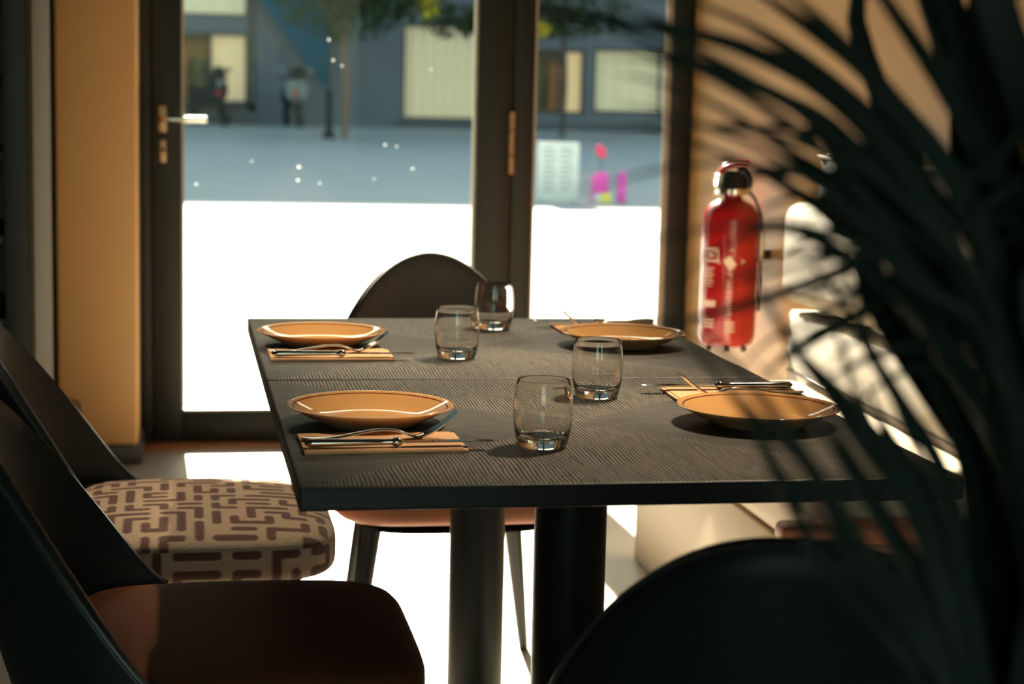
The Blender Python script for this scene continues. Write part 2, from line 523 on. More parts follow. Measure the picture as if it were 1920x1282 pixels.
obj('base', brel(Bx(1.17, 1.748, 3.17, 4.49, 0, .335, bev=.004)), M['bench_base'], bench)
bm = bmesh.new(); box(bm, 1.155, 1.60, 3.12, 4.46, .337, .48, bev=.045, seg=5)
obj('seat', brel(bm), M['bench_seat'], bench)
obj('back_panel', brel(Bx(1.68, 1.748, 1.4, 4.62, .336, 1.046, bev=.004)), M['bench_panel'], bench)
obj('panel_cap', brel(Bx(1.672, 1.748, 1.4, 4.625, 1.0465, 1.056, bev=.002)), M['gasket'], bench)
bm = bmesh.new(); box(bm, 1.60, 1.679, 3.12, 4.6, .337, .645, bev=.012, seg=2)
obj('lower_back', brel(bm), M['bench_low'], bench)
bm = bmesh.new(); tube(bm, [(1.598, 3.16, .486), (1.598, 4.58, .486)], .004, 10)
obj('edge_strip', brel(bm), M['crease_dark'], bench)  # dark strip painting the shade in the crease behind the seat
for a, b in ((3.30, 4.62), (1.6, 3.285)):
    bm = bmesh.new(); box(bm, 1.575, 1.679, a, b, .665, .935, bev=.049, seg=6)
    obj('back_cushion', brel(bm), M['bench_fabric'], bench)

bm = bmesh.new(); box(bm, 1.075, 1.60, 3.06, 3.165, .01, .395, bev=.035, seg=5)
obj('end_panel', brel(bm), M['stool_side'], bench)
bm = bmesh.new(); box(bm, 1.072, 1.602, 3.05, 3.115, .397, .437, bev=.015, seg=4)
obj('end_rim', brel(bm), M['rust'], bench)

# ------------------------------------------------------------------ tables
def make_table(loc, label):
    t = empty('dining_table', loc)
    tag(t, label, 'table', 'dark oak tables pushed together')
    bm = bmesh.new(); box(bm, -.4, .4, -.385, .385, .722, .75, bev=.0032, seg=2)
    for f in bm.faces:
        f.material_index = 0 if f.calc_center_median().z >.74985 else 1
    obj('table_top', bm, [M['wood'], M['wood_edge']], t, smooth=False)
    bm = bmesh.new(); box(bm, -.16, .16, -.16, .16, .714, .7215, bev=.001, seg=1)
    obj('mounting_plate', bm, M['black_metal'], t)
    bm = bmesh.new(); lathe(bm, [(0, .018), (.05, .018), (.05, .7135), (0, .7135)], 64)
    obj('column', bm, M['black_metal'], t)
    bm = bmesh.new(); lathe(bm, [(0, 0), (.21, 0), (.212, .006), (.205, .014), (.06, .0175), (0, .0175)], 72)
    obj('base_plate', bm, M['black_metal'], t)
    return t


TX = .534
T1 = (TX, 2.402, 0); T2 = (TX, 3.178, 0)
make_table(T1, 'dark limed oak table nearest the camera, in front of the joint')
make_table(T2, 'dark limed oak table behind the joint, towards the glass door')

# ------------------------------------------------------------------ chairs (local +X is forward)
def maze_segments(w, h, step, seed):
    rnd = random.Random(seed)
    nx, ny = int(w / step), int(h / step)
    used = set(); segs = []
    cells = [(i, j) for i in range(nx) for j in range(ny)]
    rnd.shuffle(cells)
    D4 = [(1, 0), (-1, 0), (0, 1), (0, -1)]
    for c in cells:
        if c in used: continue
        path = [c]; used.add(c)
        d = rnd.choice(D4); n = rnd.choice((3, 4, 4, 5)); run = 0
        while len(path) < n:
            opts = [d] if run < 2 else []
            turns = [q for q in D4 if q[0] * d[0] + q[1] * d[1] == 0]; rnd.shuffle(turns)
            opts = (opts + turns) if rnd.random() < .55 else (turns + opts)
            for q in opts:
                nxt = (path[-1][0] + q[0], path[-1][1] + q[1])
                if 0 <= nxt[0] < nx and 0 <= nxt[1] < ny and nxt not in used:
                    run = run + 1 if q == d else 0
                    d = q; path.append(nxt); used.add(nxt); break
            else: break
        P = [((p[0] + .5) * step - w / 2, (p[1] + .5) * step - h / 2) for p in path]
        if len(P) == 1: continue
        segs += list(zip(P, P[1:]))
    return segs


def seg_dist(pts, segs):
    d = np.full(len(pts), 9.0)
    for a, b in segs:
        a = np.array(a); b = np.array(b); ab = b - a; L = max(ab @ ab, 1e-12)
        t = np.clip(((pts - a) @ ab) / L, 0, 1)
        d = np.minimum(d, np.linalg.norm(pts - a - t[:, None] * ab, axis=1))
    return d


def make_chair(loc, rz, label, seat_mat, shell_mat, leg_mat, printed=False, lean=1.0, pad=.048, hgt=.342, ya=.8, group=None):
    c = empty('dining_chair', loc, rz)
    tag(c, label, 'chair', group)
    # seat cushion
    bm = bmesh.new()
    superbox(bm, .07, 0, .480 - pad, .235, .248, pad, 5.5, 4.5, 480 if printed else 140, 260 if printed else 60, dome=.008)
    seat = obj('seat', bm, seat_mat, c, angle=180)
    if printed:
        me = seat.data
        co = np.empty(len(me.vertices) * 3); me.vertices.foreach_get('co', co); co = co.reshape(-1, 3)
        top = co[:, 2] > .452
        st = maze_segments(.60, .60, .0290, 5)
        d_top = seg_dist(co[:, :2] - np.array([.07, 0]), st)
        ang = np.arctan2(co[:, 1], co[:, 0] - .07)
        # side unfolded along the perimeter (square-ish plan)
        per = np.where(np.abs(co[:, 1]) / .245 > np.abs(co[:, 0] - .07) / .235, co[:, 0] - .07 + np.sign(co[:, 1]) * .6, co[:, 1] + 1.5 * np.sign(co[:, 0] - .07))
        ss = maze_segments(3.6, .12, .032, 11)
        d_side = seg_dist(np.stack([per, co[:, 2] - .425], 1), ss)
        d = np.where(top, d_top, d_side)
        v = np.clip((.0078 - d) / .0022 + .5, 0, 1)
        at = me.color_attributes.new('pattern', 'FLOAT_COLOR', 'POINT')
        buf = np.ones((len(v), 4), dtype=np.float32); buf[:, :3] = v[:, None]
        at.data.foreach_set('color', buf.ravel())
    # wrap-around shell
    nU, nV = 64, 14
    th_max = math.radians(90)

    def pt(u, v, off):
        th = u * th_max
        cs, sn = math.cos(th), math.sin(th)
        k = max(cs, 0) ** 1.4
        sy = math.copysign(abs(sn) ** ya, sn)
        zr = .458 + hgt * k
        xb, yb, zb = -.03 - .165 * cs, .252 * sy, .375
        xt, yt = -.03 - (.165 + .085 * k * lean) * cs, .252 * sy * (1 - .02 * k)
        e = 1 - (1 - v) ** 1.4
        x = xb + (xt - xb) * v - .018 * math.sin(PI * v) * cs
        y = yb + (yt - yb) * v
        z = zb + (zr - zb) * v
        n = Vector((-cs, sn, 0))
        return Vector((x, y, z)) + n * off
    for layer, (o0, o1) in (('backrest', (0.0, .020)),):
        bm = bmesh.new(); rows = []
        for i in range(nU + 1):
            u = -1 + 2 * i / nU
            inner = [pt(u, j / nV, o0) for j in range(nV + 1)]
            outer = [pt(u, j / nV, o1) for j in range(nV, -1, -1)]
            top = pt(u, 1, (o0 + o1) / 2) + Vector((0, 0, .006))
            rows.append(inner + [top] + outer)
        grid_mesh(bm, rows, close_u=True, cap=True)
        sh = obj(layer, bm, shell_mat, c, angle=70)
    bm = bmesh.new()
    tube(bm, [pt(-1 + 2 * i / nU, 1, .0205) + Vector((0, 0, .001)) for i in range(nU + 1)], .0030, 8)
    obj('edge_strip', bm, M['edge_strip'], sh)
    bm = bmesh.new(); superbox(bm, .07, 0, .3735 - 2 * (pad - .048), .19, .20, .010, 4, 4, 48, 8)
    obj('under_frame', bm, leg_mat, c)
    for sx, sy in ((1, 1), (1, -1), (-1, 1), (-1, -1)):
        bm = bmesh.new()
        hw = .175 if sx > 0 else .150
        tube(bm, [(.07 + sx * .145, sy * hw, .362), (.07 + sx * .205, sy * (hw + .05), .0)], [.0215, .0095], 16)
        obj('leg', bm, leg_mat, c)
    return c


CG = 'shell chairs round the two tables'
make_chair((-.04, 3.15, 0), 0, 'black shell chair with a maze-patterned cream and brown seat, left of the table', M['seat_print'], M['leather'], M['black_metal'], printed=True, group=CG)
make_chair((.015, 2.425, 0), 0, 'black shell chair with a cognac seat, left of the near table', M['cognac'], M['leather'], M['black_metal'], group=CG)
make_chair((.540, 3.63, 0), -PI / 2, 'chair with taupe shell and rust seat at the far end, before the glass door', M['rust'], M['taupe_back'], M['black_metal'], hgt=.386, ya=.95, pad=.056, group=CG)
make_chair((.628, 1.777, 0), PI / 2 - .3, 'black shell chair with its back to the camera at the near table end', M['cognac'], M['leather'], M['black_metal'], hgt=.348, group=CG)

# unseen downlights added to brighten the plates, tables and printed seat
DL = (((1.30, 4.30), (TX - .02, 3.22, .75), 21, 270), ((1.45, 3.60), (TX, 2.76, .75), 22, 280), ((1.50, 3.15), (TX + .04, 2.34, .75), 21, 240), ((-.90, 3.95), (.05, 3.22, .47), 24, 190))
for ((x, y), tg_, cone, en), dlab in zip(DL, ('added unseen downlight nearest the street, right of the tables', 'added unseen downlight second from the street, right of the tables', 'added unseen downlight third from the street, right of the tables', 'added unseen downlight on the left, before the shelving unit')):
    dl = empty('added_downlight', (x, y, ZC))
    tag(dl, dlab, 'added light', 'added downlights')
    bm = bmesh.new(); lathe(bm, [(.060, -.001), (.060, -.008), (.045, -.010), (.040, -.001)], 32)
    obj('trim_ring', bm, M['black_metal'], dl)
    ld = bpy.data.lights.new('downlight', 'SPOT'); ld.energy = en; ld.color = (1.0, .80, .55)
    ld.spot_size = math.radians(cone); ld.spot_blend = .8; ld.shadow_soft_size = .035
    lo = bpy.data.objects.new('lamp', ld); COL.objects.link(lo); lo.parent = dl; lo.location = (0, 0, -.02)
    lo.rotation_euler = (Vector(tg_) - Vector((x, y, ZC - .02))).to_track_quat('-Z', 'Y').to_euler()

# ------------------------------------------------------------------ place settings
TZ = .7503


def make_plate():
    r = empty('dinner_plate')
    # (radius, height): glazed upper face, dark line near the rim, unglazed underside with foot ring
    up = [(0, .0070), (.030, .0070), (.058, .0076), (.070, .0092), (.084, .0145), (.096, .0200), (.1028, .0229)]
    line = [(.1028, .0229), (.1052, .0239)]
    rim = [(.1052, .0239), (.1095, .0255), (.1118, .0262), (.1128, .0256), (.1124, .0246)]
    under = [(.1124, .0246), (.100, .0190), (.084, .0105), (.066, .0035), (.0635, .0002), (.0600, .0002), (.058, .0030), (0, .0034)]
    prof = up + line[1:] + rim[1:] + under[1:]
    mi = [0] * (len(up) - 1) + [2] + [0] * (len(rim) - 1) + [1] * (len(under) - 1)
    bm = bmesh.new(); lathe(bm, prof, 128, mi)
    o = obj('plate_body', bm, [M['plate'], M['plate_under'], M['plate_line']], r, angle=60)
    return r


def make_glass():
    prof_o = [(0, .0004), (.0290, .0004), (.0315, .0018), (.0335, .008), (.0362, .022), (.0380, .040), (.0382, .052), (.0374, .066), (.0356, .078), (.0340, .0862)]
    prof_i = [(.0334, .0868), (.0328, .0862), (.0344, .078), (.0361, .066), (.0369, .052), (.0366, .040), (.0346, .022), (.0315, .0148), (.026, .0128), (.018, .0120), (0, .0116)]
    bm = bmesh.new(); lathe(bm, prof_o + prof_i, 96)
    return bm


def make_fork(root):
    # local: handle end at x = 0, tines towards +X, side profile arched
    bm = bmesh.new()
    path = [(0, .0035), (.02, .0026), (.045, .0040), (.075, .0090), (.098, .0120), (.116, .0118), (.130, .0085), (.141, .0045), (.150, .0035), (.157, .0055)]
    wid = [.0095, .0090, .0062, .0042, .0036, .0034, .0040, .0080, .0112, .0118]
    P = smooth_path([(x, 0, z) for x, z in path], 54)
    n = len(P); rows = []
    for i, p in enumerate(P):
        t = i / (n - 1) * (len(wid) - 1); k = min(int(t), len(wid) - 2); w = wid[k] + (wid[k + 1] - wid[k]) * (t - k)
        tg = (P[min(i + 1, n - 1)] - P[max(i - 1, 0)]).normalized(); nn = Vector((-tg.z, 0, tg.x))
        if i == 0: w *= .55
        if i == 1: w *= .85
        rows.append([p + Vector((0, math.cos(a) * w, 0)) + nn * (math.sin(a) * .0017) for a in [2 * PI * q / 16 for q in range(16)]])
    grid_mesh(bm, rows, close_u=True, cap=True)
    for k in range(4):
        yy = -.0093 + .0062 * k
        tp = smooth_path([(.1555, yy, .0049), (.166, yy, .0095), (.180, yy * .96, .0185), (.1925, yy * .92, .0285), (.200, yy * .9, .0352)], 16)
        tube(bm, tp, [.00175 - .0008 * i / (len(tp) - 1) for i in range(len(tp))], 8)
    return bm


def make_knife():
    bm = bmesh.new()
    P = [(0, .0065), (.004, .0065), (.012, .0065), (.05, .0065), (.095, .0065), (.108, .0065), (.112, .0065), (.1155, .0065), (.119, .0065), (.123, .0065)]
    W = [.0030, .0068, .0074, .0062, .0052, .0046, .0064, .0070, .0062, .0036]
    H = [.0020, .0050, .0056, .0046, .0040, .0038, .0054, .0060, .0054, .0018]
    P = [Vector((x, 0, z)) for x, z in P]; rows = []
    for p, w, h in zip(P, W, H):
        rows.append([p + Vector((0, math.cos(a) * w, math.sin(a) * h)) for a in [2 * PI * q / 20 for q in range(20)]])
    grid_mesh(bm, rows, close_u=True, cap=True)
    return bm


def make_blade():
    bm = bmesh.new(); rows = []
    N = 22
    for i in range(N + 1):
        t = i / N; x = .1235 + .115 * t
        hi = .0062 + .0028 * min(1, t * 5)
        if t > .75: hi *= math.sqrt(max(0, 1 - ((t - .75) / .25) ** 2)) * .95 + .05
        lo = -.0062 * (1 if t < .92 else 1 - (t - .92) / .08 * .7)
        th = .0009
        zc = .0065
        rows.append([Vector((x, lo, zc - th)), Vector((x, hi, zc - .0002)), Vector((x, hi, zc + .0002)), Vector((x, lo, zc + th))])
    grid_mesh(bm, rows, close_u=True, cap=True)
    return bm


def make_napkin():
    bm = bmesh.new()
    nx, ny = 30, 18
    def surf(layer, dx, dy):
        top = []
        for i in range(nx + 1):
            row = []
            for j in range(ny + 1):
                x = .205 * i / nx + dx; y = -.060 + .118 * j / ny + dy
                z = layer + .0005 * math.sin(x * 60 + y * 30) * math.sin(y * 55)
                row.append((x, y, z))
            top.append(row)
        return top
    a = surf(.0036, 0, 0)
    rows_t = [[Vector(p) for p in r] for r in a]
    vt = grid_mesh(bm, rows_t)
    vb = grid_mesh(bm, [[Vector((p.x, p.y, .0002)) for p in r] for r in rows_t])
    E_ = []
    loop_t = vt[0] + [r[-1] for r in vt[1:]] + vt[-1][::-1][1:] + [r[0] for r in vt[::-1][1:-1]]
    loop_b = vb[0] + [r[-1] for r in vb[1:]] + vb[-1][::-1][1:] + [r[0] for r in vb[::-1][1:-1]]
    for k in range(len(loop_t)):
        j = (k + 1) % len(loop_t)
        bm.faces.new((loop_t[k], loop_b[k], loop_b[j], loop_t[j]))
    return bm


def napkin_fold():
    """upper folded leaf, a little short of the lower one"""
    return Bx(.0, .1995, -.0565, .0565, .0040, .0050, bev=.0004, seg=1)


plate0 = make_plate()
glass_bm = make_glass()
glass0 = obj('tumbler', glass_bm, M['glass'], None, angle=50)
nap0 = empty('paper_napkin'); obj('napkin_sheet', make_napkin(), M['napkin'], nap0, angle=60); obj('folded_leaf', napkin_fold(), M['napkin'], nap0)
fork0 = obj('dinner_fork', make_fork(None), M['chrome'], None, angle=60)
knife0 = empty('dinner_knife'); obj('handle', make_knife(), M['chrome'], knife0, angle=60); obj('blade', make_blade(), M['chrome'], knife0, angle=30)


def dup(root):
    c = root.copy(); COL.objects.link(c)
    for ch in root.children:
        d = ch.copy(); COL.objects.link(d); d.parent = c
        for g_ in ch.children:
            e = g_.copy(); COL.objects.link(e); e.parent = d
    return c


where = ['on the near table, left side', 'on the near table, right side by the plant', 'on the far table, left side', 'on the far table, right side by the extinguisher']
plate_lab = ['ochre glazed plate with dark rim line, nearest on the left side of the table',
             'ochre glazed plate seen through the palm leaves at the near right table side',
             'ochre glazed plate at the far left corner, white daylight behind it',
             'ochre glazed plate at the far right corner, below the fire extinguisher']
nap_lab = ['apricot paper napkin under the nearest fork and knife', 'apricot napkin behind the near right plate',
           'apricot napkin in front of the far left plate', 'apricot napkin showing behind the far right plate']
fork_lab = ['polished fork with raised tines in front of the nearest left plate', 'fork mostly hidden behind the near right plate, tines showing',
            'polished fork in front of the far left plate', 'fork behind the far right plate, only tines showing']
knife_lab = ['polished knife with knobbed handle nearest the camera, in front of the left plate', 'table knife behind the near right plate, blade pointing left',
             'table knife in front of the far left plate', 'table knife behind the far right plate at the back edge']
# plate centre, napkin origin (handle end), knife y offset, direction
S = [((.256, 2.418), (.152, 2.262), 0), ((.792, 2.385), (.932, 2.605), PI), ((.249, 3.185), (.151, 3.040), 0), ((.790, 3.165), (.918, 3.382), PI)]
for i, (pc, nc, rz) in enumerate(S):
    p = plate0 if i == 0 else dup(plate0)
    p.location = (pc[0], pc[1], TZ); p.rotation_euler.z = i * 1.1
    tag(p, plate_lab[i], 'plate', 'ochre plates on the tables')
    q = nap0 if i == 0 else dup(nap0)
    q.location = (nc[0], nc[1], TZ); q.rotation_euler.z = rz + (.015, -.03, .0, .02)[i]
    tag(q, nap_lab[i], 'napkin', 'apricot napkins')
    s = 1 if rz == 0 else -1
    f = fork0 if i == 0 else dup(fork0)
    f.location = (nc[0] + s * .001, nc[1] + s * .006, TZ + .0052); f.rotation_euler.z = rz + (.04, .12, .03, .1)[i]
    tag(f, fork_lab[i], 'fork', 'forks on the napkins')
    k = knife0 if i == 0 else dup(knife0)
    k.location = (nc[0] + s * .002, nc[1] - s * .042, TZ + .0052); k.rotation_euler.z = rz + (.02, -.02, -.02, -.03)[i]
    if rz:  # right-hand settings: the knife lies on the far side
        k.location.y = nc[1] + .036
        f.location.y = nc[1] - .010
    tag(k, knife_lab[i], 'knife', 'knives on the napkins')

glass_lab = ['clear tumbler nearest the camera on the near table', 'clear tumbler just behind the nearest one, beside the table joint',
             'clear tumbler on the far table beside the left plate', 'clear tumbler at the back in front of the far chair']
for i, (x, y) in enumerate(((.458, 2.240), (.615, 2.612), (.4655, 3.020), (.594, 3.400))):
    gobj = glass0 if i == 0 else glass0.copy()
    if i: COL.objects.link(gobj)
    gobj.location = (x, y, TZ)
    tag(gobj, glass_lab[i], 'glass', 'tumblers on the tables')

# ------------------------------------------------------------------ fire extinguisher on the right wall
ex = empty('fire_extinguisher', (1.625, 5.22, .45))
tag(ex, 'red fire extinguisher hanging on the ochre wall right of the glass door', 'fire extinguisher')
bm = bmesh.new()
lathe(bm, [(0, .012), (.060, .012), (.078, .022), (.084, .045), (.084, .385), (.080, .412), (.064, .436), (.040, .448), (.030, .456), (.030, .462), (0, .462)], 64)
obj('tank', bm, M['ext_red'], ex, angle=50)
# label prints wrap the tank; 0 rad looks back along the room towards the seats
def patch(bm, a0, a1, z0, z1, r=.0846, n=10):
    rows = []
    for j in (0, 1):
        rows.append([Vector((r * math.cos(a0 + (a1 - a0) * i / n), r * math.sin(a0 + (a1 - a0) * i / n), z0 + (z1 - z0) * j)) for i in range(n + 1)])
    grid_mesh(bm, rows)
AV = math.atan2(-5.2, -1.62)      # direction the front of the tank faces
def A(px): return AV + px         # + is to the right seen from the seats
lb = bmesh.new()
patch(lb, A(-1.10), A(-.40), .300, .308); patch(lb, A(-1.10), A(-1.02), .268, .308); patch(lb, A(-.46), A(-.40), .268, .308); patch(lb, A(-1.10), A(-.40), .268, .275); patch(lb, A(-.86), A(-.58), .283, .293)
for k in range(6): patch(lb, A(-1.05), A(-.62 + .06 * (k % 2)), .196 + .010 * k, .200 + .010 * k)
patch(lb, A(-1.05), A(-.45), .130, .152)
for k in range(3): patch(lb, A(-1.05), A(-.50), .070 + .012 * k, .0765 + .012 * k)
for k in range(5): patch(lb, A(-.06 + .02 * k), A(.13 - .03 * (k % 2)), .115 + .009 * k, .119 + .009 * k)
for k in range(3): patch(lb, A(-.10), A(.25), .062 + .012 * k, .067 + .012 * k)
patch(lb, A(-.05), A(.08), .18, .184); patch(lb, A(-.03), A(.02), .19, .215)
obj('printed_label', lb, M['ext_label'], ex)
lb = bmesh.new()     # diamond emblem
r = .0848; ac = A(.05); zc = .270
def cyl(a, z, rr=None):
    rr = rr or r
    return Vector((rr * math.cos(a), rr * math.sin(a), z))
r = .0852
def ringdiamond(bm, s0, s1):
    o = [cyl(ac, zc + s0), cyl(ac + s0 / r, zc), cyl(ac, zc - s0), cyl(ac - s0 / r, zc)]
    i_ = [cyl(ac, zc + s1), cyl(ac + s1 / r, zc), cyl(ac, zc - s1), cyl(ac - s1 / r, zc)]
    vo = [bm.verts.new(p) for p in o]; vi = [bm.verts.new(p) for p in i_]
    for k in range(4): bm.faces.new((vo[k], vo[(k + 1) % 4], vi[(k + 1) % 4], vi[k]))
ringdiamond(lb, .044, .037)
r = .0866
vv = [lb.verts.new(p) for p in (cyl(ac - .26, zc + .004), cyl(ac - .02, zc + .020), cyl(ac + .20, zc - .010), cyl(ac - .03, zc - .030))]
lb.faces.new(vv)
obj('emblem', lb, M['ext_label'], ex)
bm = bmesh.new()
lathe(bm, [(0, .4625), (.036, .4625), (.050, .466), (.051, .482), (.040, .486), (0, .486)], 48)
obj('collar', bm, M['chrome'], ex)
rt = Vector((-math.sin(AV), math.cos(AV), 0))       # to the right seen from the seats
rt = rt if rt.y < 0 else -rt
bm = bmesh.new()
lathe(bm, [(0, .4865), (.040, .4865), (.038, .500), (.030, .520), (.024, .535), (0, .537)], 40, center=(0, 0, 0))
obj('valve', bm, M['ext_black'], ex)
bm = bmesh.new()
lathe(bm, [(0, .488), (.016, .488), (.016, .494), (.011, .497), (.015, .501), (.015, .507), (.010, .510), (.014, .514), (.014, .521), (.008, .525), (0, .526)], 24, center=tuple(rt * -.036))
obj('gauge', bm, M['chrome'], ex)
bm = bmesh.new()
tube(bm, smooth_path([Vector((0, 0, .530)) + rt * -.040, Vector((0, 0, .548)) + rt * -.020, Vector((0, 0, .556)) + rt * .012, Vector((0, 0, .555)) + rt * .048], 20), [.017] * 21, 12, flat=.55)
obj('lever', bm, M['ext_red'], ex)
bm = bmesh.new()
tube(bm, smooth_path([Vector((0, 0, .535)) + rt * .012, Vector((0, 0, .532)) + rt * .034, Vector((0, 0, .512)) + rt * .045, Vector((0, 0, .484)) + rt * .044], 18), .015, 12)
obj('carry_handle', bm, M['ext_black'], ex)
bm = bmesh.new()
tube(bm, smooth_path([Vector((0, 0, .476)) + rt * .050, Vector((0, 0, .44)) + rt * .074, Vector((0, 0, .38)) + rt * .090, Vector((0, 0, .22)) + rt * .092, Vector((0, 0, .12)) + rt * .091], 30), .005, 12)
obj('hose', bm, M['ext_black'], ex)
bm = bmesh.new()
tube(bm, [Vector((0, 0, .365)) + rt * .0925, Vector((0, 0, .265)) + rt * .0925], .0095, 14)
obj('nozzle_clip', bm, M['chrome'], ex)
for k in range(3):
    a = AV + (-.9 + .9 * k)
    bm = bmesh.new(); lathe(bm, [(0, 0), (.0085, 0), (.0095, .006), (.0085, .0135), (0, .0135)], 14, center=(.066 * math.cos(a), .066 * math.sin(a), 0))
    obj('foot', bm, M['ext_black'], ex)
bm = bmesh.new(); box(bm, .0845, .1245, -.012, .012, .27, .30, bev=.002)
obj('wall_bracket', bm, M['ext_black'], ex)

# ------------------------------------------------------------------ the street
M['paving'] = mat('pale_street_paving', (0.42, 0.42, 0.40), 0.8, bump=0.1, bscale=12, vary=0.10, vscale=.8)
M['facade'] = mat('slate_blue_render', (0.135, 0.148, 0.172), 0.9, spec=.1, bump=0.1, bscale=8, vary=0.08, vscale=.7)
M['plinth'] = mat('dark_plinth', (0.07, 0.075, 0.085), 0.7)
M['win_frame'] = mat('black_shop_frame', (0.02, 0.022, 0.025), 0.4)
M['awning'] = mat('petrol_blue_canvas', (0.004, 0.075, 0.13), 0.9, spec=.08)
M['tree_leaf'] = mat('tree_leaf_green', (0.035, 0.06, 0.022), 0.8, spec=.15, vary=.4, vscale=3)
M['tree_leaf_lit'] = mat('tree_leaf_sunlit', (0.75, 0.62, 0.05), 0.6, vary=.2, vscale=3)  # yellow stands for light on the leaf clumps, put into the colour
M['bark'] = mat('reddish_bark', (0.20, 0.12, 0.08), 0.9, bump=.4, bscale=20)
M['moto_dark'] = mat('dark_scooter_paint', (0.015, 0.022, 0.03), 0.7, spec=.15)
M['moto_white'] = mat('pale_fairing', (0.22, 0.23, 0.23), 0.6, spec=.2)
M['moto_red'] = mat('red_lamp_lens', (0.45, 0.02, 0.03), 0.3)
M['board'] = mat('white_board', (0.62, 0.66, 0.63), 0.6)
M['board_ink'] = mat('grey_print', (0.30, 0.33, 0.34), 0.6)
M['pink'] = mat('magenta_paint', (0.80, 0.10, 0.50), 0.6)
M['pinkred'] = mat('coral_pink', (0.85, 0.05, 0.14), 0.6)
M['yellow'] = mat('yellow_box', (0.85, 0.75, 0.10), 0.6)


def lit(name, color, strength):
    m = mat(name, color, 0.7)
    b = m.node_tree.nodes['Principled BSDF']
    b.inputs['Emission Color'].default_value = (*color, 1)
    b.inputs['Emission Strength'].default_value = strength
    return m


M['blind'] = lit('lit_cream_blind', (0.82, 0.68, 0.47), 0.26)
M['shopfit'] = mat('shop_interior', (0.16, 0.15, 0.11), 0.8, vary=.5, vscale=1.5)
M['rusty'] = mat('orange_garment', (0.50, 0.18, 0.07), 0.8)
M['olive'] = mat('olive_garment', (0.10, 0.10, 0.05), 0.8)


def gz(y): return max(0.0, (y - 10) * .45 / 28)


bm = bmesh.new(); rows = []
for y in (6.253, 8, 10, 14, 20, 26, 32, 38.5): rows.append([Vector((x, y, gz(y) - (.002 if y < 7 else 0))) for x in (-40, -10, 0, 10, 25, 60)])
grid_mesh(bm, rows)
structure('ground_street', bm, M['paving'], smooth=False)

FY = 38.0
H = 11.9
W_ = [(-2.2, 1.43, .87, 2.30), (-2.2, 1.43, 2.62, 3.6), (4.60, 6.70, .62, 2.60), (7.30, 8.50, .80, 2.15), (8.68, 11.6, .84, 2.20)]
bm = bmesh.new()
# wall built as strips round the openings
xs = sorted({-40, 60} | {w[0] for w in W_} | {w[1] for w in W_}); zs = sorted({0, H} | {w[2] for w in W_} | {w[3] for w in W_})
for xa, xb in zip(xs, xs[1:]):
    for za, zb in zip(zs, zs[1:]):
        cx_, cz_ = (xa + xb) / 2, (za + zb) / 2
        if any(w[0] < cx_ < w[1] and w[2] < cz_ < w[3] for w in W_): continue
        box(bm, xa, xb, FY, FY + .4, za, zb)
bmesh.ops.remove_doubles(bm, verts=bm.verts[:], dist=.0005)
fac = empty('street_building', (10, FY, 0))
tag(fac, 'slate blue-grey shop building across the street with cream lit windows', 'building')
obj('facade', rel(bm, fac), M['facade'], fac, smooth=False)
obj('roof', rel(Bx(-40, 60, FY, FY + 9, H + .001, H + .3), fac), M['plinth'], fac, smooth=False)
obj('rear_wall', rel(Bx(-40, 60, FY + 3, FY + 3.2, 0, H), fac), M['plinth'], fac, smooth=False)
bm = bmesh.new()
for a, b in ((-2.2, 1.6), (4.5, 11.6)): box(bm, a, b, FY - .05, FY - .002, .3, .60)
obj('plinth', rel(bm, fac), M['plinth'], fac, smooth=False)
for i, (a, b, z0_, z1_) in enumerate(W_):
    bm = bmesh.new(); fr = .06
    box(bm, a, a + fr, FY + .02, FY + .12, z0_, z1_); box(bm, b - fr, b, FY + .02, FY + .12, z0_, z1_)
    box(bm, a, b, FY + .02, FY + .12, z0_, z0_ + fr); box(bm, a, b, FY + .02, FY + .12, z1_ - fr, z1_)
    if i == 0:
        box(bm, .62, .68, FY + .02, FY + .1, z0_, z1_); box(bm, 1.43, 1.57, FY - .04, FY + .02, .75, 3.7); box(bm, -2.2, 1.57, FY - .04, FY + .02, .72, .87)
    if i in (3, 4): box(bm, (a + b) / 2 - .03, (a + b) / 2 + .03, FY + .02, FY + .1, z0_, z1_)
    w = obj('window', rel(bm, fac), M['win_frame'], fac, smooth=False)
    obj('pane', rel(Bx(a + fr, b - fr, FY + .07, FY + .08, z0_ + fr, z1_ - fr), fac), M['pane'], w, smooth=False)
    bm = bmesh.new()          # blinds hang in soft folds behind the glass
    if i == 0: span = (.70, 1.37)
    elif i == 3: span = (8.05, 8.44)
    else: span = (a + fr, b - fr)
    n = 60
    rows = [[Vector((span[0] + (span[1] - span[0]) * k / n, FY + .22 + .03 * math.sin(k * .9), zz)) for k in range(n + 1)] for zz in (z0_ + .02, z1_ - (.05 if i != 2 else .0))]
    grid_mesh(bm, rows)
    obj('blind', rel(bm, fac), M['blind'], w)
bm = bmesh.new()
box(bm, -2.2, .66, FY + 1.0, FY + 1.1, .8, 2.4); box(bm, 7.3, 8.05, FY + .9, FY + 1.0, .7, 2.2)
obj('shop_interior', rel(bm, fac), M['shopfit'], fac, smooth=False)


def mannequin(x, z, mt, name_label):
    o = empty('clothes_display', (x, FY + .5, z))
    tag(o, name_label, 'clothes')
    bm = bmesh.new()
    lathe(bm, [(0, 0), (.16, 0), (.15, .35), (.13, .55), (.19, .85), (.17, 1.0), (.05, 1.06), (.04, 1.12), (0, 1.12)], 24)
    obj('garment', bm, mt, o)
    return o


